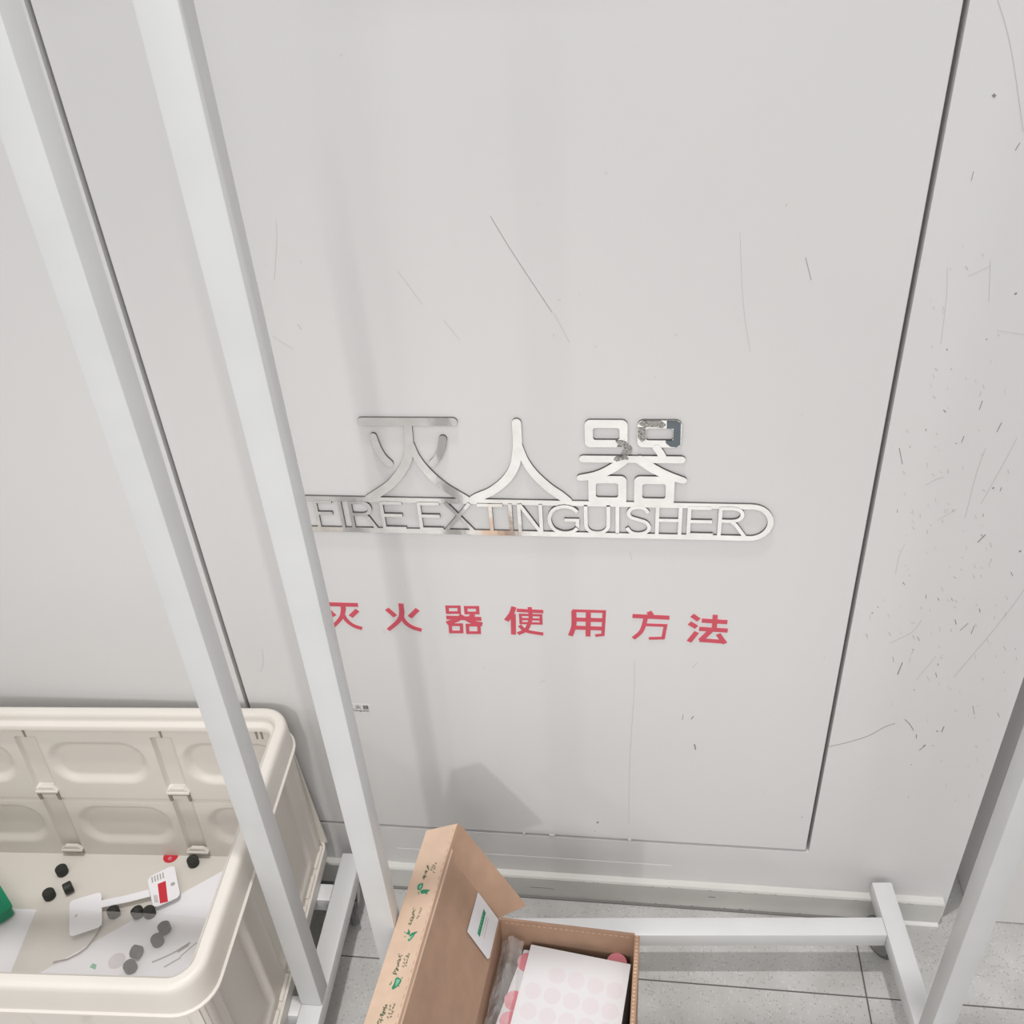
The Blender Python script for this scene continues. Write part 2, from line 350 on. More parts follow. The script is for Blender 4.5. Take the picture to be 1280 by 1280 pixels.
# ------------------------------------------------------------------ polished steel sign on the door
sign = thing('fire_extinguisher_sign', (-0.13, 0, 0.769), 'polished steel cut-out sign reading FIRE EXTINGUISHER below three large Chinese characters', 'sign')
ST = 0.0032
_lift = [0]
def stroke(b, pts, wd, caps=(True, True), n=6, y=0.0, t=ST):
    _lift[0] = (_lift[0] + 1) % 29
    return wpr(b, ribbon(pts, wd, caps, n), y, t + _lift[0] * 0.00004)
def rframe(b, x0, y0, x1, y1, ix0, iy0, ix1, iy1, ro, ri):
    _lift[0] = (_lift[0] + 1) % 29
    o = [wall3(p, 0) for p in rrect(x0, y0, x1, y1, ro)]; i = [wall3(p, 0) for p in rrect(ix0, iy0, ix1, iy1, ri)]
    return b.ring(o, i, (0, -(ST + _lift[0] * 0.00004), 0))
def part(name, fn, m='steel', parent=None):
    b = B(); fn(b); o = b.build(name, m, parent or sign)
    if m == 'steel':                                          # cut edges with dark ceiling reflection painted in, polished front
        o.data.materials.append(M['steeledge'])
        for p in o.data.polygons: p.material_index = 0 if p.normal.y < -0.5 else 1
    return o
def mie(b):
    stroke(b, [(-330, 936), (-219, 936)], 11)
    stroke(b, [(-274, 934), (-275, 915), (-277, 896), (-282, 880), (-291, 865), (-307, 846), (-331, 828), (-337, 824)], [10, 10.5, 11, 11.5, 11.5, 11.5, 12, 12])
    stroke(b, [(-273, 905), (-268, 885), (-257, 865), (-241, 846), (-225, 833), (-213, 825.5)], [7, 9, 10.5, 11.5, 12, 10])
    stroke(b, [(-318.5, 916), (-316, 900), (-311, 886), (-304, 877)], [8, 9.5, 10, 10])
    stroke(b, [(-233.5, 912.5), (-237.5, 897), (-243.5, 885), (-250, 877.5)], [10, 9.5, 9, 9])
def ren(b):
    stroke(b, [(-143, 935.5), (-143.3, 910), (-145, 893), (-149.5, 874), (-161, 855), (-179, 838.5), (-197, 829), (-204, 825)], [11, 11, 11.5, 11.5, 11.5, 11.5, 12, 11])
    stroke(b, [(-142, 905), (-136, 884), (-126, 865), (-110, 846), (-96, 834), (-86, 825)], [8, 9, 10.5, 11.5, 12, 11])
def qi(b):
    rframe(b, -63.5, 903, -13.6, 940, -53.8, 913.1, -23, 929.3, 7, 3); rframe(b, -2.3, 903.4, 48.2, 939.8, 7.6, 913, 38.6, 929.2, 7, 3)
    rframe(b, -60.4, 820.5, -14.3, 862.8, -51.3, 831.6, -24.3, 852.2, 7, 3); rframe(b, -5.1, 820.3, 42.9, 862.8, 4.8, 831, 32.4, 852, 7, 3)
    stroke(b, [(-66, 886.6), (49.5, 886.6)], 9.5)
    stroke(b, [(-17, 886), (-31, 874), (-49, 864), (-70, 859.5)], [12, 12, 11, 8.5]); stroke(b, [(1, 886), (17, 874), (34, 864.5), (53, 857.5)], [12, 12, 11, 8.5])
    stroke(b, [(20, 903), (24.5, 896.5), (28.5, 888)], 9)
part('chinese_character', mie); part('chinese_character', ren); part('chinese_character', qi)
def rail(b):
    _lift[0] = 0                                                  # the long frame: two bars and a round right end
    stroke(b, [(-470, 823), (136, 820.6)], 7.5, (False, False), 0); stroke(b, [(-470, 774.5), (136, 773.2)], 7.5, (False, False), 0)
    stroke(b, [(134, 820.6)] + [(136 + 23.8 * math.sin(math.radians(a)), 796.9 + 23.8 * math.cos(math.radians(a))) for a in range(0, 181, 12)] + [(134, 773.2)], 7, (False, False), 0)
part('rail', rail); _lift[0] = 4
TOP, BOT = 819.5, 776.5
def letter(*strokes): part('letter', lambda b: [stroke(b, s, 4.6, (False, False) if len(s) == 2 else (False, False), 5 if len(s) > 3 else 0) for s in strokes])
def hv(x0, x1, z): return [(x0, z), (x1, z)]
def vv(x): return [(x, TOP), (x, BOT)]
letter(vv(-410.5), hv(-410, -388, 818), hv(-410, -389.5, 800))                                               # F
letter(vv(-377.8))                                                                                            # I
def arcR(x, xr): return [(x, 817.6), (x + 16, 817.6), (xr - 1.5, 814.5), (xr + 1, 808.5), (xr - 1.5, 802.5), (x + 16, 799.2), (x, 799.2)]
letter(vv(-364.5), arcR(-364.5, -340), [(-349, 799), (-343, 794), (-334, BOT)])                               # R
letter(vv(-323.3), hv(-323, -296.5, 817.8), hv(-323, -297.5, 798.8), hv(-323, -294.5, 778.5))                # E
letter(vv(-274.6), hv(-274, -248, 817.8), hv(-274, -249, 798.8), hv(-274, -246, 778.5))                      # E
letter([(-240, TOP), (-207.5, BOT)], [(-209.5, TOP), (-243, BOT)])                                            # X
letter(vv(-183.5), hv(-200, -167.5, 817.2))                                                                  # T
letter(vv(-158.3))                                                                                            # I
letter(vv(-147.3), vv(-120.2), [(-146.5, TOP), (-121, BOT)])                                                  # N
letter([(-74.5, 809.5), (-81, 815), (-91.5, 817.2), (-103, 813), (-109, 803), (-109, 792), (-103.5, 781.5), (-92, 776.8), (-81, 779), (-75, 784.5)], [(-74.8, 783), (-74.8, 796), (-91, 796)])  # G
letter([(-64.2, TOP), (-64.2, 800), (-63.6, 786), (-58.5, 779), (-50.5, 777), (-42.5, 779), (-37, 786), (-36.3, 800), (-36.3, TOP)])   # U
letter(vv(-25.2))                                                                                             # I
letter([(12.5, 809), (8, 815), (0, 817.2), (-8, 814.8), (-11.5, 808.5), (-8.5, 802), (1, 798.3), (10, 794.5), (14, 787), (10.5, 780), (1, 776.8), (-8, 779), (-13.5, 786)])  # S
letter(vv(23.6), vv(51.4), hv(23.6, 51.4, 798.5))                                                            # H
letter(vv(62), hv(62, 88, 817.6), hv(62, 90, 797.6), hv(62, 92, 777.6))                                      # E
letter(vv(99.3), arcR(99.3, 124.5), [(113, 799), (119, 793), (130, BOT)])                                     # R
# dark reflection painted on as a patch, plus peeling patches, last character
def patch(name, pts, m): part(name, lambda b: wpr(b, pts, -(ST + 0.0012), 0.00012), m)
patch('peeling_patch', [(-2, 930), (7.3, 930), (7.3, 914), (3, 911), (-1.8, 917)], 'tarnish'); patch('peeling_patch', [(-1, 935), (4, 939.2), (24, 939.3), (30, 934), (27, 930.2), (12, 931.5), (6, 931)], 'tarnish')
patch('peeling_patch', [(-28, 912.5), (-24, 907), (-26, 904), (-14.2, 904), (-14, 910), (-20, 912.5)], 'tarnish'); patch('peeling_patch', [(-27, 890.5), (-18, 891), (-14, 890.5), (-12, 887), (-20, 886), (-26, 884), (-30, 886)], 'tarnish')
patch('painted_reflection_patch', [(31, 939), (42, 939), (47, 936), (47.4, 908), (43, 904.2), (36, 905), (30.5, 910), (30.5, 912.8), (38.9, 913), (39, 929.4), (31, 929.6)], 'reflgrey')
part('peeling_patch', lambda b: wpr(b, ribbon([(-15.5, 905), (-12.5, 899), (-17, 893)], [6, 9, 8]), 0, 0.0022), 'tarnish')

# ------------------------------------------------------------------ red vinyl lettering under the sign
red = thing('red_lettering', (-0.13, 0, 0.6), 'row of seven red vinyl Chinese characters on the door below the steel sign', 'lettering')
S7 = 280 / 1280.0
def c7(x, y): return at(400 + x * S7, 740 + y * S7, 1, 0)[[0, 2]] * 1000
def c8(x, y): return at(660 + x * S7, 740 + y * S7, 1, 0)[[0, 2]] * 1000
def redchar(cf, strokes):
    b = B()
    for st in strokes:
        wd = 6.8; n = 5
        if isinstance(st, tuple): st, wd = st
        if isinstance(wd, str): n = 0; closed = wd.endswith('box'); wd = 4.6 if wd[0] == 's' else 4.0
        else: closed = False
        P = [cf(x, y) for x, y in st]
        if closed:                                             # four bars of a small box
            for a, c in zip(P[:-1], P[1:]):
                e = (c - a) / np.linalg.norm(c - a) * wd / 2; _lift[0] = (_lift[0] + 1) % 23
                wpr(b, ribbon([a - e, c + e], wd, (False, False), 0), -0.00005, 0.00025 + _lift[0] * 0.00003)
            continue
        _lift[0] = (_lift[0] + 1) % 23
        wpr(b, ribbon(P, wd, (False, False), n if len(P) > 2 else 0), -0.00005, 0.00025 + _lift[0] * 0.00003)
    b.build('red_character', 'red', red)
def bx(x0, y0, x1, y1, sk=0.0, w='s'): return ([(x0, y0), (x1, y0 + sk), (x1 + 2, y1 + sk), (x0 + 3, y1), (x0, y0)], w + 'box')
redchar(c7, [[(-30, 67), (217, 73)], ([(131, 72), (133, 105), (118, 150), (60, 212)], [7, 7, 6, 5.2]), ([(128, 120), (150, 158), (190, 190), (241, 208)], [5, 6, 6, 6]), [(214, 103), (176, 139)], [(44, 100), (84, 136)]])
redchar(c7, [[(382, 95), (430, 137)], [(558, 98), (514, 142)], ([(463, 65), (467, 125), (448, 165), (391, 215)], [7, 7.4, 6.4, 5.4]), ([(466, 135), (488, 172), (528, 200), (581, 217)], [5, 6.2, 6.2, 6])])
redchar(c7, [bx(726, 84, 794, 117), bx(832, 87, 900, 119), [(722, 145), (922, 153)], [(812, 130), (790, 155), (725, 178)], [(832, 150), (870, 170), (928, 184)], [(858, 128), (880, 141)], bx(744, 186, 808, 227), bx(842, 188, 908, 231)])
redchar(c7, [[(1108, 84), (1093, 125), (1065, 162)], [(1104, 125), (1106, 241)], ([(1125, 103), (1276, 111)], 5.4), bx(1145, 130, 1262, 177, 3, 't'), ([(1140, 153), (1262, 157)], 4.0), ([(1198, 86), (1203, 150), (1180, 212), (1131, 238)], 5.6), ([(1140, 190), (1180, 222), (1276, 240)], 5.6)])
redchar(c8, [([(253, 106), (436, 111), (428, 244), (384, 248)], 's'), [(262, 108), (262, 190), (243, 249)], [(345, 110), (343, 253)], [(262, 156), (428, 160)], [(260, 202), (426, 208)]])
redchar(c8, [([(690, 112), (707, 132)], 7), [(597, 136), (808, 146)], ([(674, 142), (660, 195), (642, 230), (602, 264)], 5.8), ([(664, 186), (786, 190), (772, 262), (690, 264)], 's')])
redchar(c8, [[(938, 132), (976, 159)], [(922, 176), (963, 200)], [(964, 228), (920, 282)], [(993, 162), (1139, 171)], ([(1070, 130), (1064, 212)], 6.4), [(978, 209), (1141, 219)], [(1048, 216), (985, 276)], [(980, 274), (1112, 284)], [(1086, 240), (1126, 294)]])
# small white label half behind the post
lab = thing('small_label', (-0.42, 0, 0.424), 'small white sticker with tiny black print on the door beside the second post', 'label')
b = B().box((-0.460, -0.0003, 0.4245), (-0.3915, 0.0001, 0.4455)); b.build('backing', 'paint', lab)
def text_mesh(name, body, size, m, parent, origin, ux, uz, offset=0.0, align='LEFT', depth=0.0001):
    """flat lettering with Blender's built-in font, laid in the plane origin + ux, uz"""
    cu = bpy.data.curves.new('txt', 'FONT'); cu.body = body; cu.size = size; cu.offset = offset; cu.align_x = align; cu.resolution_u = 3
    tmp = bpy.data.objects.new('txt', cu); COL.objects.link(tmp)
    bpy.context.view_layer.update()
    me = bpy.data.meshes.new_from_object(tmp.evaluated_get(bpy.context.evaluated_depsgraph_get()))
    bpy.data.objects.remove(tmp); ux = np.array(ux, float); uz = np.array(uz, float); nrm = np.cross(ux, uz)
    bb = B(); bb.add([np.array(origin) + ux * v.co.x + uz * v.co.y + nrm * depth for v in me.vertices], [tuple(p.vertices) for p in me.polygons])
    return bb.build(name, m, parent, normals=False)
for k, ch in enumerate('灭火器'): text_mesh('lettering', ch, 0.0092, 'ink', lab, (-0.4300 + k * 0.0118, -0.0004, 0.4358), (1.05, 0, 0), (0, 0, 1), 0.00012)
text_mesh('lettering', 'Fire Extinguisher', 0.0058, 'ink', lab, (-0.4330, -0.0004, 0.4300), (0.92, 0, 0), (0, 0, 1), 0.00006)

# ------------------------------------------------------------------ garment racks of square white tube
def rack(name, label, ox, oy, deg, span, foot_hw, bars, post_s, height=1.50, lean=0.0, foot_l=0.243):
    c, s = math.cos(math.radians(deg)), math.sin(math.radians(deg))
    T = lambda x, y, z: (ox + x * c - y * s + lean * max(0, z - 0.11), oy + x * s + y * c, z)
    r = thing(name, T(-span / 2, 0, 0), label, 'clothes rack', None)
    for x in (0, -span):
        B().box((x - foot_hw, -foot_l, 0.08), (x + foot_hw, foot_l, 0.11), T, 0.0022).build('foot', 'rack', r, 40)
        h = post_s / 2
        B().box((x - h, -h, 0.1101), (x + h, h, height), T, 0.0022).build('post', 'rack', r, 40)
        for y in (foot_l - 0.032, -foot_l + 0.032):
            cx, cy, _ = T(x - 0.004, y + (-0.016 if y > 0 else 0.012), 0)
            k = B().lathe((cx - 0.0065, cy - 0.0038, 0.034), (0.86, 0.51, 0), [(0, 0.025), (0.0002, 0.028), (0.001, 0.0325), (0.003, 0.034), (0.012, 0.034), (0.014, 0.0325), (0.015, 0.028)], 24).build('caster_wheel', 'wheel', r, 40)
            B().lathe((cx - 0.0072, cy - 0.0042, 0.034), (0.86, 0.51, 0), [(0, 0.018), (0, 0.026), (0.002, 0.026), (0.002, 0.018)], 24).build('hub_ring', 'castermetal', k)
            f = B(); tx, ty, _ = T(x, y, 0)
            f.prism([(cx + 0.011, cy - 0.002, 0.028), (cx + 0.011, cy + 0.014, 0.028), (tx + 0.011, ty + 0.016, 0.070), (tx + 0.011, ty - 0.010, 0.070)], (0.0015, 0, 0))
            f.box((tx - 0.0125, ty - 0.018, 0.069), (tx + 0.0125, ty + 0.018, 0.073)); f.lathe((tx, ty, 0.072), (0, 0, 1), [(0, 0.009), (0.008, 0.009)], 14)
            f.lathe((cx - 0.001, cy, 0.034), (0.86, 0.51, 0), [(0, 0.005), (0.014, 0.005)], 10)
            f.build('caster_fork', 'castermetal', k)
    for y in bars:
        B().box((-span + foot_hw, y - 0.015, 0.0803), (-foot_hw, y + 0.015, 0.1097), T, 0.0018).build('bottom_bar', 'rack', r, 40)
    B().box((-span - post_s / 2, -post_s / 2, height), (post_s / 2, post_s / 2, height + 0.03), T, 0.002).build('top_rail', 'rack', r, 40)
    return r, T
rackA, TA = rack('garment_rack', 'white square-tube rack in front of the fire extinguisher door with both its posts in view', 0.4118, -0.2582, 4.6, 0.7184, 0.0155, (0.168,), 0.0300, lean=-0.0015)
rackB, TB = rack('garment_rack', 'white square-tube rack at left that carries the cream plastic crate', -0.4640, -0.2690, 1.3, 0.84, 0.0165, (0.1685, -0.018), 0.032, lean=0.006)
b = B()                                                        # chips in the paint of the racks
for u, v, y in ((391, 1143, -0.285), (393, 1152, -0.285),):
    pass

# ------------------------------------------------------------------ cream folding crate on the left rack
cr_c, cr_s = math.cos(math.radians(3)), math.sin(math.radians(3))
def K(x, y, z): return (-0.508 + x * cr_c - y * cr_s, -0.013 + x * cr_s + y * cr_c, z)   # crate frame: x to the right, y to the wall, origin outer right back corner
CL, CW = 0.62, 0.440
crate = thing('plastic_crate', K(-CL / 2, -CW / 2, 0.11), 'open cream plastic folding crate with oval panels resting on the left rack', 'crate')
def sweep_loop(b, prof, x0, y0, x1, y1, r, T=K, n=8, closed=True):
    path = []
    for cx, cy, a in ((x1 - r, y1 - r, 0), (x0 + r, y1 - r, 90), (x0 + r, y0 + r, 180), (x1 - r, y0 + r, 270)):
        for k in range(n + 1):
            t = math.radians(a + 90 * k / n); path.append((cx, cy, math.cos(t), math.sin(t)))
    m = len(path); q = len(prof); vs = []
    for cx, cy, nx, ny in path:
        for o, z in prof: vs.append(T(cx + nx * (r + o), cy + ny * (r + o), z))
    fs = []
    for i in range(m):
        j = (i + 1) % m
        for k in range(q if closed else q - 1):
            l = (k + 1) % q; fs.append((i * q + k, j * q + k, j * q + l, i * q + l))
    return b.add(vs, fs)
b = B()
sweep_loop(b, [(0.0005, 0.398), (0.003, 0.3985), (0.003, 0.4012), (0.0, 0.403), (-0.001, 0.420), (-0.0015, 0.440), (-0.0025, 0.4462), (-0.0052, 0.4495), (-0.009, 0.4505), (-0.017, 0.4497), (-0.0195, 0.447), (-0.0205, 0.442), (-0.021, 0.4375),
               (-0.0225, 0.4352), (-0.027, 0.4338), (-0.029, 0.431), (-0.0295, 0.4245), (-0.018, 0.4245), (-0.014, 0.398)], -CL, -CW, 0, 0, 0.045)
b.build('rim', 'crate', crate, 40)
def sst(t, a, bb):
    t = min(1, max(0, (t - a) / (bb - a))); return t * t * (3 - 2 * t)
def ovalf(x, z, cx, cz, hx, hz, r, e):
    dx = max(abs(x - cx) - (hx - r), 0); dz = max(abs(z - cz) - (hz - r), 0); d = math.hypot(dx, dz) - r   # signed distance, <0 inside
    return 1 - sst(d, -e, 0)
PIT, RIB0 = 0.2185, -0.2105                                     # pitch of the panels of the back wall, first rib from the right
def yb(z): return -0.0434 + 0.0214 * (z - 0.135) / 0.29           # the wall leans back
def backwall(u, v):                                            # inner face of the back wall: two tiers of ovals between sunken ribs
    x = -CL + 0.030 + u * (CL - 0.055); z = 0.128 + v * (0.428 - 0.128)
    y = yb(z); up = z > 0.266
    for k in range(-3, 2):
        c0 = RIB0 + (k + .5) * PIT
        y += 0.008 * ovalf(x, z, c0 - (0.006 if up else 0.0), 0.350 if up else 0.207, 0.082, 0.046, 0.042, 0.016)
        rc = RIB0 + k * PIT
        y += 0.0085 * (sst(x, rc - 0.018, rc - 0.0150) - sst(x, rc + 0.008, rc + 0.018)) * (1 - sst(z, 0.402, 0.405)) * (1 - (sst(z, 0.262, 0.265) - sst(z, 0.292, 0.295)))
    if abs(z - 0.266) < 0.0035: y += 0.004
    if up: y -= 0.0015
    return K(x, y, z)
b = B(); b.grid(backwall, 300, 140)
b.build('back_wall', 'crate', crate, 50, normals=False)
def Kb(x, y, z, z0): return K(x, y + yb(z0), z)
for k in range(-1, 1):                                         # clips over the ribs and at the foot of the wall, each with its slot
    xc = RIB0 + k * PIT
    for zc in (0.280, 0.141):
        KK = lambda x, y, z: Kb(x, y, z, zc)
        b = B(); b.box((xc - 0.0185, -0.006, zc + 0.006), (xc + 0.0185, 0.004, zc + 0.0105), KK, 0.001)
        b.prism([KK(xc - 0.0175, -0.0035, zc + 0.0103), KK(xc + 0.0175, -0.0035, zc + 0.0103), KK(xc + 0.010, -0.003, zc + 0.017), KK(xc - 0.010, -0.003, zc + 0.017)], (0, 0.006, 0))
        cl = b.build('clip', 'crate', crate)
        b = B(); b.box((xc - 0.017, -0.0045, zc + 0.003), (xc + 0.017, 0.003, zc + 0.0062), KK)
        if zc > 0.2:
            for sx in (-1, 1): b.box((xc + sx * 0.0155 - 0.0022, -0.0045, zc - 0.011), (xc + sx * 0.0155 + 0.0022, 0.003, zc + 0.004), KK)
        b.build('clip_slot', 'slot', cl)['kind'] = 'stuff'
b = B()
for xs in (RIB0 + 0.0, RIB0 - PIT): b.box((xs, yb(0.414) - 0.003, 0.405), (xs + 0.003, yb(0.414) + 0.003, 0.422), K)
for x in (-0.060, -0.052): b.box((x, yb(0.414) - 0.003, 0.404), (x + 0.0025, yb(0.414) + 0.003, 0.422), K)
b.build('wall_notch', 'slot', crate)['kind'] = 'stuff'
def rightwall(u, v):                                           # outer face of the right wall
    y = -CW + 0.02 + u * (CW - 0.03); z = 0.128 + v * (0.401 - 0.128)
    x = -0.0135 - 0.002 * sst(z, 0.15, 0.34)
    for a0, b0 in ((-CW + 0.055, -0.285), (-0.245, -0.20), (-0.155, -0.062)):
        x -= 0.0085 * (sst(y, a0, a0 + 0.010) - sst(y, b0 - 0.010, b0)) * (sst(z, 0.148, 0.158) - sst(z, 0.372, 0.384))
    return K(x, y, z)
b = B(); b.grid(rightwall, 170, 60); b.build('side_wall', 'crate', crate, 50, normals=False)
b = B(); b.box((-0.0295, -CW + 0.03, 0.128), (-0.0262, -0.03, 0.425), K); b.build('inner_side_wall', 'crate', crate)
b = B(); b.box((-CL + 0.02, -CW + 0.03, 0.128), (-CL + 0.035, -0.03, 0.425), K); b.build('inner_side_wall', 'crate', crate)
def frontwall(u, v):
    x = -CL + 0.03 + u * (CL - 0.05); z = 0.128 + v * (0.401 - 0.128); y = -CW + 0.0145
    for k in range(-3, 2):
        c0 = RIB0 + (k + .5) * PIT; y += 0.0085 * ovalf(x, z, c0, 0.331 if z > 0.262 else 0.199, 0.080, 0.044, 0.036, 0.014)
    return K(x, y, z)
for x, y in ((-0.030, -CW + 0.030), (-0.028, -0.026)):
    B().lathe(K(x, y, 0.128), (0, 0, 1), [(0, 0.0165), (0.271, 0.0165)], 24).build('corner_post', 'crate', crate, 40)
b = B(); b.grid(frontwall, 160, 60); b.build('front_wall', 'crate', crate, 50, normals=False)
b = B(); b.box((-CL + 0.03, -CW + 0.0262, 0.128), (-0.03, -CW + 0.0295, 0.425), K); b.build('inner_front_wall', 'crate', crate)
b = B(); b.box((-CL + 0.03, -0.012, 0.128), (-0.03, -0.008, 0.425), K); b.build('back_panel', 'crate', crate)
b = B()                                                        # rear hinge flange at the right back corner and tray at the foot
b.prism([K(-0.0265, -0.010, 0.395), K(-0.017, -0.010, 0.395), K(-0.009, -0.010, 0.25), K(-0.001, -0.010, 0.135), K(-0.022, -0.010, 0.135)], [-0.0037 * k for k in (cr_s * -1, cr_c, 0)])
b.build('hinge_flange', 'crate', crate)
b = B()
sweep_loop(b, [(-0.002, 0.1112), (0.0, 0.113), (0.0, 0.136), (-0.004, 0.136), (-0.005, 0.129), (-0.016, 0.129), (-0.017, 0.1340), (-0.05, 0.1335), (-0.05, 0.1112)], -CL + 0.004, -CW + 0.006, -0.002, -0.006, 0.02)
b.box((-CL + 0.03, -CW + 0.03, 0.1118), (-0.03, -0.024, 0.1347), K)
b.build('base_tray', 'crate', crate, 40)
b = B()
for k in range(7):
    y = -CW + 0.05 + k * 0.055; b.box((-0.0155, y, 0.1292), (-0.008, y + 0.042, 0.1320), K, 0.001)
b.build('tray_block', 'crate', crate)

# ------------------------------------------------------------------ what lies in the crate
FZ = 0.1347
def fl3(u, v, z): return at(u, v, 2, z)
def sheet(name, px, z, t, m, parent=None, kind=None, origin=None):
    return B().prism([fl3(u, v, z) for u, v in px], (0, 0, t)).build(name, m, parent, kind=kind, origin=origin)
def single(o, label, cat, group=None): return tag(o, label, cat, group)
p1 = thing('paper_sheet', fl3(180, 1180, FZ), 'white printed paper sheet slanting across the crate floor under black caps', 'paper')
sheet('sheet', [(300, 1077), (129, 1171), (40, 1222), (60, 1262), (215, 1262), (300, 1180)], FZ + 0.0002, 0.0006, 'bright', p1)
def flat_ribbon(px, wd, z, t=0.0001, n=4):
    P = [fl3(u, v, z)[:2] for u, v in px]; return [(q[0], q[1], z) for q in ribbon(P, wd, (False, False), n if len(P) > 2 else 0)]
b = B()
for px, wd in ((((190, 1203), (215, 1192), (238, 1178)), .003), (((225, 1196), (246, 1178)), .002), (((205, 1209), (226, 1197)), .0025), (((222, 1190), (236, 1181)), .004)):
    b.prism(flat_ribbon(px, wd, FZ + 0.0009), (0, 0, 0.0001))
b.build('print_line', 'taggrey', p1)['kind'] = 'stuff'
def disc(b, c, r, t, n=22, rz=1.0): b.prism([(c[0] + r * math.cos(2 * math.pi * k / n), c[1] + r * rz * math.sin(2 * math.pi * k / n), c[2]) for k in range(n)], (0, 0, t))
b = B(); disc(b, fl3(146, 1201, FZ + 0.0009), 0.013, 0.0001); b.build('pink_print', 'pink', p1)
b = B(); b.prism([fl3(u, v, FZ + 0.0009) for u, v in ((112, 1209), (116, 1204), (121, 1206), (119, 1212))], (0, 0, 0.0001)); b.build('green_print', 'palegreen', p1)
p2 = thing('paper_sheet', fl3(20, 1180, FZ), 'white paper sheet at the left end of the crate floor beside the green card', 'paper')
sheet('sheet', [(46, 1137), (-30, 1134), (-60, 1240), (4, 1240)], FZ + 0.0002, 0.0006, 'bright', p2)
# the folded-over jewellery style price tag: two paddles and a strip
pt = thing('price_tag', fl3(170, 1122, FZ), 'white two-paddle price tag with red stripe lying among black caps', 'tag')
def rounded(px, z, r):
    P = [fl3(u, v, z)[:2] for u, v in px]; out = []; n = len(P)
    for i in range(n):
        a, p, c = P[i - 1], P[i], P[(i + 1) % n]; d1 = (a - p) / np.linalg.norm(a - p); d2 = (c - p) / np.linalg.norm(c - p)
        s, e = p + d1 * r, p + d2 * r
        for k in range(5):
            t = k / 4; q = (1 - t) ** 2 * s + 2 * t * (1 - t) * p + t * t * e; out.append((q[0], q[1], z))
    return out
Z1 = FZ + 0.012
B().prism(rounded([(184, 1098), (218, 1081), (226, 1121), (192, 1136)], Z1, 0.010), (0, 0, 0.0012)).build('paddle', 'bright', pt)
B().prism(rounded([(87, 1127), (127, 1115), (128, 1158), (87, 1172)], Z1, 0.008), (0, 0, 0.0012)).build('paddle', 'bright', pt)
B().prism([fl3(*p, Z1 + 0.0002) for p in ((186, 1112), (160, 1119), (126, 1126), (126, 1135), (160, 1128), (188, 1121))], (0, 0, 0.0009)).build('strip', 'bright', pt)
Z2 = Z1 + 0.00125
sheet('red_stripe', [(197, 1105), (207, 1101), (210, 1127), (200, 1129.5)], Z2, 0.0001, 'tagred', pt)
b = B()
for k in range(5): b.prism([fl3(u, v, Z2) for u, v in ((189 + k * 3.4, 1096.5 - k * 1.4), (190.6 + k * 3.4, 1096 - k * 1.4), (191.6 + k * 3.4, 1103 - k * 1.4), (190 + k * 3.4, 1103.6 - k * 1.4))], (0, 0, 0.0001))
for k in range(3): b.prism([fl3(u, v, Z2) for u, v in ((192 + k * 1.7, 1119), (193 + k * 1.7, 1118.7), (194.5 + k * 1.7, 1128), (193.5 + k * 1.7, 1128.3))], (0, 0, 0.0001))
b.build('barcode', 'taggrey', pt)['kind'] = 'stuff'
b = B(); c = fl3(216, 1105, Z2); disc(b, c, 0.0035, 0.0001); b.build('hole', 'taggrey', pt)
b = B(); b.prism([fl3(u, v, Z2) for u, v in ((93, 1145), (97, 1142), (97, 1144), (94, 1147))], (0, 0, 0.0001)); b.build('slit', 'taggrey', pt)
wire = B(); wire.tube([fl3(u, v, FZ + 0.004) for u, v in ((128, 1152), (125, 1161), (118, 1172), (109, 1184), (98, 1192), (84, 1199), (66, 1203))], 0.0009, 6)
single(wire.build('thin_cord', 'wire', origin=tuple(fl3(100, 1190, FZ))), 'thin brown curved cord lying beside the blank tag paddle in the crate', 'cord')
rs = thing('red_sticker', fl3(213, 1070, FZ), 'round red sticker tucked under the back wall of the crate', 'sticker')
b = B(); c = fl3(213.5, 1070.5, FZ + 0.0003); disc(b, c, 0.0125, 0.0004); b.build('disc', 'tagred', rs)
text_mesh('lettering', 'e', 0.013, 'rose', rs, (c[0] - 0.003, c[1] - 0.007, c[2] + 0.0005), (1, 0, 0), (0, 1, 0), 0.0004)
gcard = thing('green_card_box', fl3(-20, 1135, FZ), 'bright green plastic box at the left edge of the photo in the crate', 'box')
GZ = FZ + 0.0265
B().prism(rounded([(-10, 1090), (17, 1134), (-4, 1149), (-40, 1150), (-40, 1100)], GZ, 0.006), (0, 0, 0.004)).build('lid', 'emerald', gcard)
B().prism(rounded([(-13, 1092), (14, 1134), (-5, 1147), (-38, 1148), (-38, 1102)], GZ - 0.0002, 0.006), (0, 0, -0.018)).build('body', 'emerald', gcard)
# black rubber caps
capb = B(); capb.lathe((0, 0, 0), (0, 0, 1), [(0, 0.0040), (0, 0.0082), (0.0012, 0.0095), (0.012, 0.0095), (0.0135, 0.0083), (0.0135, 0.0040), (0.0132, 0.0005)], 18)
caps = [((77, 1087), 0, 'black rubber cap alone on the crate floor above the pair at left'), ((61, 1117), 0, 'left one of the two black caps side by side at the left of the crate'),
        ((79, 1115.5), 1, 'right one of the two black caps side by side at the left of the crate'), ((241, 1075.5), 0, 'black cap against the back wall of the crate beside the red sticker'),
        ((140, 1139), 2, 'black cap half under the film edge beside the blank tag paddle'), ((169, 1140), 2, 'middle black cap in the row along the film edge'),
        ((186.5, 1139), 0, 'black cap touching the lower corner of the red-striped tag paddle'), ((203, 1159), 2, 'tilted black cap on the paper, the higher of two touching'),
        ((196.5, 1174), 0, 'black cap on the paper, the lower of two touching below the tag'), ((165, 1192), 1, 'black cap on the paper near the pink print, the upper of two'),
        ((163, 1207), 0, 'black cap nearest the front rim of the crate')]
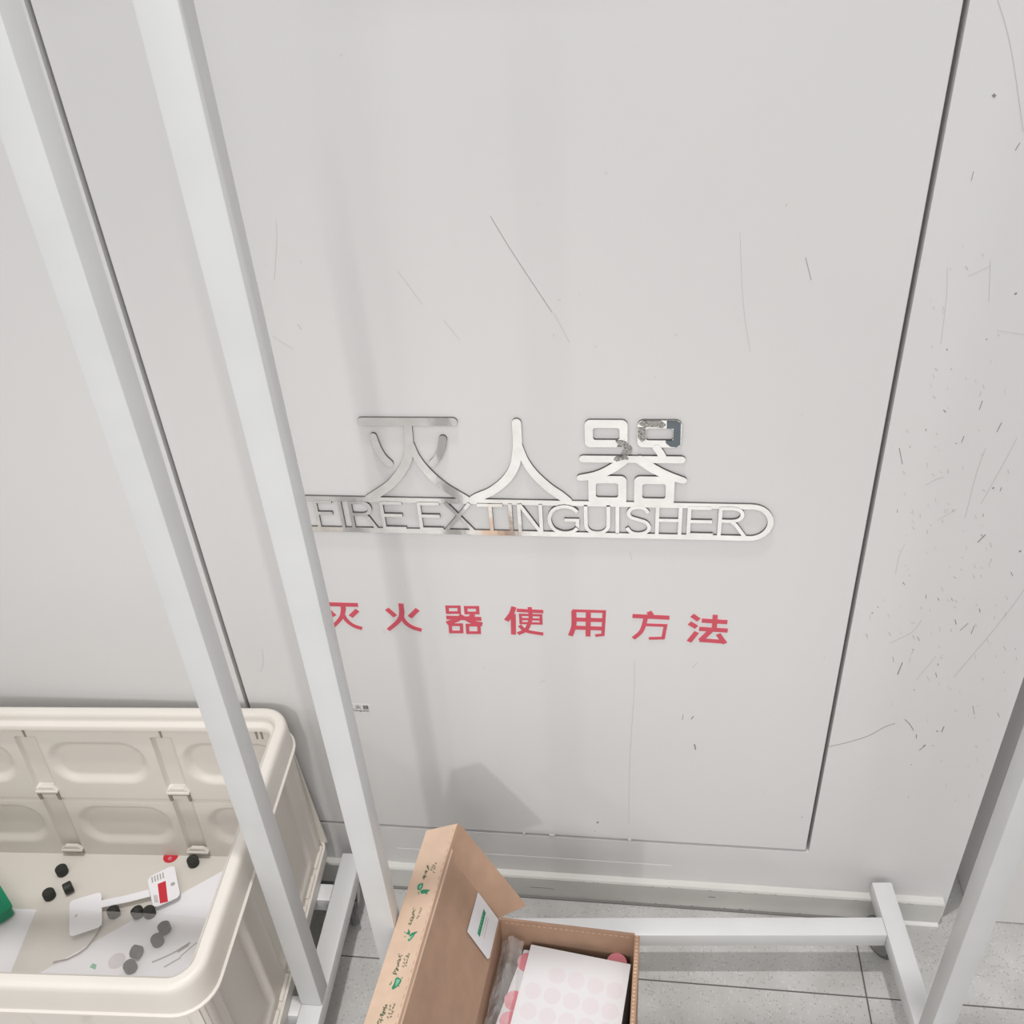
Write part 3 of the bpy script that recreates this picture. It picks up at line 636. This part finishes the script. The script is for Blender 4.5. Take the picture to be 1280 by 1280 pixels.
co_cap = None
for (u, v), k, labl in caps:
    z = FZ + (0.0011 if v > 1150 else 0.0002)
    p = fl3(u, v + 1, z + 0.007); 
    if co_cap is None:
        o = capb.build('rubber_cap', 'cap', smooth=40, origin=(0, 0, 0)); co_cap = o
    else:
        o = co_cap.copy(); COL.objects.link(o)
    if k == 0: o.rotation_euler = (random.uniform(-.05, .05), random.uniform(-.05, .05), 0); o.location = (p[0], p[1] + 0.000, z)
    elif k == 1: o.rotation_euler = (math.radians(90), 0, random.uniform(0, 3)); o.location = (p[0], p[1] + 0.004, z + 0.0096)
    else: o.rotation_euler = (math.radians(90), 0, random.uniform(0.5, 1.0)); o.location = (p[0], p[1] + 0.004, z + 0.0096)
    tag(o, labl, 'cap', 'black caps loose in the crate')
# hazy film over the front part of the crate floor
b = B()
def filmf(u, v):
    x = -CL + 0.05 + u * (CL - 0.083); y = -0.152 - 0.045 * (x + 0.5) - v * 0.226
    lowl = 1 - sst(x, -0.45, -0.40)
    return K(x, y, FZ + 0.021 - 0.016 * lowl + 0.002 * math.sin(9 * u + 2) * math.cos(7 * v) * (1 - lowl) - 0.004 * sst(v, 0.6, 1) * (1 - lowl))
b.grid(filmf, 60, 20)
b2 = len(b.f)
flm = b.build('plastic_film', 'film', smooth=60, origin=K(-0.3, -0.25, FZ + 0.02))
tag(flm, 'hazy clear plastic film spread over the front half of the crate floor', 'film')

# ------------------------------------------------------------------ cardboard mailer box with raised lid
SC = 12.0 / 13.0
def S(p): return CAM + (np.array(p, float) - CAM) * SC
P0 = S((-0.1906, -0.1818, 0.2)); PB = S((0.0057, -0.1914, 0.2))               # back corners of the rim
dL = np.array([-math.sin(math.radians(-5.0)), 1, 0]); dL = -np.array([math.sin(math.radians(5.0)), math.cos(math.radians(5.0)), 0])
dR = -np.array([math.sin(math.radians(2.3)), math.cos(math.radians(2.3)), 0])
BLEN = 0.30
PF = P0 + dL * BLEN; PG = PB + dR * BLEN
H = P0[2]; TH = 0.003
box = thing('cardboard_box', ((P0[0] + PG[0]) / 2, (P0[1] + PG[1]) / 2, 0), 'open brown cardboard mailer box with raised printed lid on the tiled floor', 'box')
up = np.array([0, 0, 1.0])
def dn(p, z=0.0): return np.array([p[0], p[1], z])
def panel(name, q, n, t, m, parent): return B().prism(q, np.array(n) / np.linalg.norm(n) * t).build(name, m, parent)
ex = (PB - P0) / np.linalg.norm(PB - P0); ey = np.array([-ex[1], ex[0], 0])
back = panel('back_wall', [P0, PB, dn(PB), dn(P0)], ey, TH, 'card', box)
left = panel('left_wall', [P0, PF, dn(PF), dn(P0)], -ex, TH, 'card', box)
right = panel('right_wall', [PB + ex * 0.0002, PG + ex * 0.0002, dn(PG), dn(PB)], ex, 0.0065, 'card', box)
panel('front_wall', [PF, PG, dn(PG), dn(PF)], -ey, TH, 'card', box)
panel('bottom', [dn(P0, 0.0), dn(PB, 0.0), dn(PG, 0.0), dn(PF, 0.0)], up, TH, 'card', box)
# corrugated edge of the right wall and perforation ticks of the rim
b = B(); m_ = 60
for k in range(m_):
    a = PB + dR * (BLEN * k / m_) + ex * 0.0017; e = PB + dR * (BLEN * (k + 0.55) / m_) + ex * 0.0017
    b.prism([a, e, e + ex * 0.003, a + ex * 0.003], (0, 0, 0.0006))
b.build('corrugation', 'cardedge', right)['kind'] = 'stuff'
b = B()
for k in range(1, 24):
    a = P0 + (PB - P0) * (k / 24.5) - up * 0.006; b.prism([a, a + ex * 0.004, a + ex * 0.003 - up * 0.0016, a - ex * 0.001 - up * 0.0016], -ey * 0.0002)
b.build('perforation', 'cardedge', back)['kind'] = 'stuff'
A = S((-0.2537, -0.1779, 0.34)); AF = S((-0.2715, -0.4158, 0.3471)); AF = A + (AF - A) * (BLEN / np.linalg.norm(AF - A))
lidn = np.cross(AF - A, P0 - A); lidn /= np.linalg.norm(lidn); lidn = lidn if lidn[0] > 0 else -lidn     # points to the inside
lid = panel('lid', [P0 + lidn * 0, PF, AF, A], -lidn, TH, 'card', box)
T1 = S((-0.2486, -0.1204, 0.3366)); T0 = P0 + S((0, 0, 0)) * 0
v_ = (A - P0) / np.linalg.norm(A - P0); e2_ = -dL
T0 = P0 + 0.0443 * SC * (e2_ * math.cos(math.radians(68)) + np.array([0.91, -0.056, 0.411]) * math.sin(math.radians(68)))
earq = [P0 + v_ * 0.004, A, T1, T1 * 0.08 + T0 * 0.92 + (T0 - T1) * 0.0, T0 + (P0 - T0) * 0.05]
b = B()
nn = np.cross(A - P0, T1 - P0); nn /= np.linalg.norm(nn); nn = nn if nn[0] > 0 else -nn
qs = [np.array(p) for p in (P0 + v_ * 0.003, A, T1, T0)]
b.grid(lambda u, v: tuple((qs[0] * (1 - u) + qs[1] * u) * (1 - v) + (qs[3] * (1 - u) + qs[2] * u) * v), 8, 4)
g0 = list(b.v); n0 = len(g0); f0 = list(b.f)
b.add([np.array(p) - nn * TH for p in g0], [tuple(reversed(f)) for f in f0])
loop = [i for i in range(9)] + [9 * j + 8 for j in range(1, 5)] + [36 + i for i in range(7, -1, -1)] + [9 * j for j in range(3, 0, -1)]
b.f += [(loop[i], loop[(i + 1) % len(loop)], n0 + loop[(i + 1) % len(loop)], n0 + loop[i]) for i in range(len(loop))]
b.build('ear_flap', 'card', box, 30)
# printed tuck strip folded outwards along the lid's free edge
sN = S((-0.3006, -0.1172, 0.3106)); sF = S((-0.3185, -0.4130, 0.3335)); sF = sN + (sF - sN) / np.linalg.norm(sF - sN) * (BLEN + 0.05)
sA = T1 + (A - AF) / np.linalg.norm(A - AF) * 0.0; sB = AF

sn = np.cross(sB - sA, sN - sA); sn /= np.linalg.norm(sn); sn = sn if sn[2] > 0 else -sn
def onpl(u, v, p, n):
    r = RW @ np.array([u - CC, v - CC, FPX]); t = ((p - CAM) @ n) / (r @ n); return CAM + t * r
sN = onpl(533, 1038, sA, sn); sE = onpl(458, 1270, sA, sn); sF = sN + (sE - sN) / np.linalg.norm(sE - sN) * np.linalg.norm(sB - sA)
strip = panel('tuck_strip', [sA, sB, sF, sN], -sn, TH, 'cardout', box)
def onpl(u, v, p, n):
    r = RW @ np.array([u - CC, v - CC, FPX]); t = ((p - CAM) @ n) / (r @ n); return CAM + t * r
SG = 110 / 1280.0
def pA(x, y): return onpl(455 + x * SG, 1070 + y * SG, sA, sn)
def pB(x, y): return onpl(455 + x * SG, 1170 + y * SG, sA, sn)
su = (sB - sA) / np.linalg.norm(sB - sA); sw = np.cross(sn, su)
def strip_poly(b, pts, lift=0.0): b.prism([p + sn * (0.0002 + lift) for p in pts], sn * 0.0001)
def dash(b, pf, x0, y0, x1, y1, wd=0.0011):
    a, c = pf(x0, y0), pf(x1, y1); d = c - a; d = d / (np.linalg.norm(d) + 1e-9); o = np.cross(sn, d) * wd / 2
    strip_poly(b, [a - o, c - o, c + o, a + o])
def glyphs(b, pf, x0, y0, x1, y1, n, size, rg, wd):
    for k in range(n):
        cx, cy = x0 + (x1 - x0) * k / (n - 1), y0 + (y1 - y0) * k / (n - 1)
        for q in range(5):
            a = rg.choice([0.3, 0.3, -1.2, -1.2, 0.9]); l = rg.uniform(0.4, 1.0) * size; ox, oy = rg.uniform(-.6, .6) * size, rg.uniform(-.6, .6) * size
            dash(b, pf, cx + ox, cy + oy, cx + ox + l * math.cos(a), cy + oy + l * math.sin(a), wd)
rg = random.Random(5)
b = B()
glyphs(b, pA, 930, 150, 860, 335, 5, 34, rg, 0.0011); glyphs(b, pA, 725, 800, 665, 985, 5, 34, rg, 0.0010); glyphs(b, pB, 525, 300, 440, 560, 6, 36, rg, 0.0011); glyphs(b, pB, 305, 1030, 215, 1270, 6, 38, rg, 0.0011)
glyphs(b, pA, 1045, 115, 1010, 235, 4, 20, rg, 0.0006); glyphs(b, pA, 1000, 125, 975, 205, 3, 20, rg, 0.0006); glyphs(b, pA, 830, 765, 770, 905, 5, 20, rg, 0.0005)
glyphs(b, pB, 650, 265, 600, 430, 5, 20, rg, 0.0006); glyphs(b, pB, 610, 290, 555, 440, 4, 20, rg, 0.0006); glyphs(b, pB, 440, 1005, 385, 1180, 5, 22, rg, 0.0006); glyphs(b, pB, 380, 1020, 345, 1185, 4, 22, rg, 0.0006)
b.build('printed_text', 'dkgreen', strip)['kind'] = 'stuff'
def blob(b, pf, pts, lift=0.0):
    P = smoothline([np.array(p, float) for p in pts] + [np.array(pts[0], float)], 4)[:-1]; strip_poly(b, [pf(x, y) for x, y in P], lift)
b = B(); blob(b, pA, [(775, 480), (790, 420), (850, 395), (862, 420), (840, 480), (800, 500)]); blob(b, pA, [(815, 520), (860, 490), (960, 495), (925, 525), (920, 555), (880, 545), (840, 550)])
blob(b, pB, [(485, 598), (545, 640), (520, 700), (455, 760), (415, 778), (410, 745), (440, 690), (455, 630)])
blob(b, pA, [(645, 1060), (670, 1100), (660, 1150), (605, 1120), (640, 1110)]); blob(b, pA, [(660, 1160), (700, 1120), (780, 1100), (740, 1140), (700, 1200), (655, 1240), (640, 1215), (680, 1190)])
for pf, d in ((pB, (545, 620, 565, 600)), (pB, (395, 690, 370, 715)), (pB, (495, 735, 515, 730)), (pB, (405, 660, 390, 705)), (pA, (600, 1110, 585, 1110)), (pA, (610, 1170, 590, 1180)), (pA, (795, 520, 800, 560))): dash(b, pf, *d)
b.build('green_icon', 'green', strip)['kind'] = 'stuff'
b = B(); blob(b, pB, [(487, 625), (525, 645), (505, 690), (460, 735), (465, 700), (470, 650)], 0.00015); blob(b, pA, [(800, 470), (812, 435), (840, 415), (838, 445), (820, 480)], 0.00015); blob(b, pA, [(655, 1200), (690, 1165), (715, 1150), (690, 1195), (660, 1225)], 0.00015)
b.build('pale_icon_fill', 'palegreen', strip)['kind'] = 'stuff'
b = B()
for k in range(34):
    a = sA + su * (0.008 + k * 0.0105) + (sN - sA) / np.linalg.norm(sN - sA) * 0.0065
    o = np.cross(sn, su) * 0.0005; b.prism([a - o + sn * 2e-4, a + su * 0.005 - o + sn * 2e-4, a + su * 0.005 + o + sn * 2e-4, a + o + sn * 2e-4], sn * 0.0001)
b.build('perforation', 'cardedge', strip)['kind'] = 'stuff'
# white sticker with a green bar on the inside of the lid
lp = P0 + lidn * 0.0004
def pl(u, v, l=0.0): return onpl(u, v, lp + lidn * l, lidn)
stk = B().prism([pl(*p) for p in ((597.5, 1115), (623, 1149.5), (621, 1158), (612, 1197), (609.5, 1199), (584, 1164.5))], lidn * 0.0002).build('white_sticker', 'paper', lid, label='white square sticker with a green bar')
def sq(x, y, l=0.0003): return pl(575 + x * 60 / 768, 1105 + y * 60 / 768, l)
b = B(); b.prism([sq(*p) for p in ((378, 398), (412, 462), (315, 850), (278, 785))], lidn * 0.0001); b.build('green_bar', 'green', stk)
b = B()
for x0, y0, x1, y1 in ((428, 530, 350, 830), (455, 550, 380, 880)):
    a, c = sq(x0, y0), sq(x1, y1); o = np.cross(lidn, (c - a) / np.linalg.norm(c - a)) * 0.0005; b.prism([a - o, c - o, c + o, a + o], lidn * 0.0001)
b.build('small_print', 'taggrey', stk)['kind'] = 'stuff'
b = B()
for k in range(6):
    x, y = 375 - k * 14, 495 + k * 50; a, c = sq(x - 4, y, 0.0005), sq(x - 13, y + 34, 0.0005); o = np.cross(lidn, (c - a) / np.linalg.norm(c - a)) * 0.0007; b.prism([a - o, c - o, c + o, a + o], lidn * 0.0001)
b.build('bar_lettering', 'palegreen', stk)['kind'] = 'stuff'

# ------------------------------------------------------------------ sticker sheets and bag in the box
PZ = 0.258
def g(u, v, z=PZ): return at(u, v, 2, z)
fill = thing('sheet_stack', g(700, 1250, 0.003), 'stack of white sheets with red round stickers lower down in the cardboard box', 'stack of sheets')
c0, c1, c2, c3 = g(634, 1200, PZ - 0.006), g(785, 1206, PZ - 0.006), g(772, 1300, PZ - 0.006), g(612, 1300, PZ - 0.006)
c0, c1 = g(655, 1187, PZ - 0.006), g(788, 1205, PZ - 0.006)
def ext(a, c, k): return a + (c - a) * k
B().prism([c0, c1, ext(c1, c2, 2.0), ext(c0, c3, 2.0)], (0, 0, -(PZ - 0.006 - 0.0032))).build('sheets', 'paper', fill)
b = B()
for u, v, r in ((643, 1251, 0.0135), (637, 1277, 0.0135), (659, 1203, 0.0135), (771, 1203, 0.0135), (652, 1226, 0.0)):
    if r: disc(b, g(u, v, PZ - 0.0058), r, 0.0001)
b.build('red_round_sticker', 'rose', fill)['kind'] = 'stuff'
top = thing('sticker_sheet', g(710, 1240), 'top white sheet showing rows of faint pink circles in the cardboard box', 'sheet')
q = [g(664, 1181), g(788.5, 1206), g(777, 1280), g(638, 1280)]
qq = [q[0], q[1], ext(q[1], q[2], 1.5), ext(q[0], q[3], 1.35)]
B().prism(qq, (0, 0, 0.0009)).build('sheet', 'paper', top)
SB = 220 / 1280.0
for x, y in ((560, 580), (700, 617), (840, 654), (385, 690), (525, 728), (665, 765), (805, 802), (945, 839), (350, 838), (490, 875), (630, 912), (770, 950), (910, 985), (980, 690)):
    b = B(); disc(b, g(600 + x * SB, 1120 + y * SB, PZ + 0.0009 + (x % 7) * 0.00001), 0.0112, 0.00008 , 24); b.build('pink_circle', 'pink', top)
# crumpled clear bag along the left side
rb = random.Random(11)
ph = [rb.uniform(0, 6) for _ in range(8)]
l0, l1 = P0 + ex * 0.004 - up * 0.048 + dL * 0.012, P0 + ex * 0.004 - up * 0.048 + dL * (BLEN - 0.02)
def bagf(u, v):
    s0 = l0 * (1 - v) + l1 * v; r0 = s0 + ex * (0.030 + 0.004 * v)
    p = s0 * (1 - u) + r0 * u
    from mathutils import noise as mn
    h = 0.010 * mn.noise(Vector((u * 2.2, v * 9, 1.3))) + 0.0045 * abs(mn.noise(Vector((u * 5, v * 24, 4.1)))) + 0.002 * mn.noise(Vector((u * 11, v * 60, 9.0)))
    return tuple(p + up * (0.013 + 0.008 * math.sin(math.pi * min(1, u * 1.1)) + h + 0.012 * u))
b = B(); b.grid(bagf, 24, 110)
bag = b.build('clear_plastic_bag', 'bag', smooth=80, origin=tuple(l0 * 0.5 + l1 * 0.5))
tag(bag, 'crumpled clear plastic bag along the left side of the cardboard box', 'plastic bag')
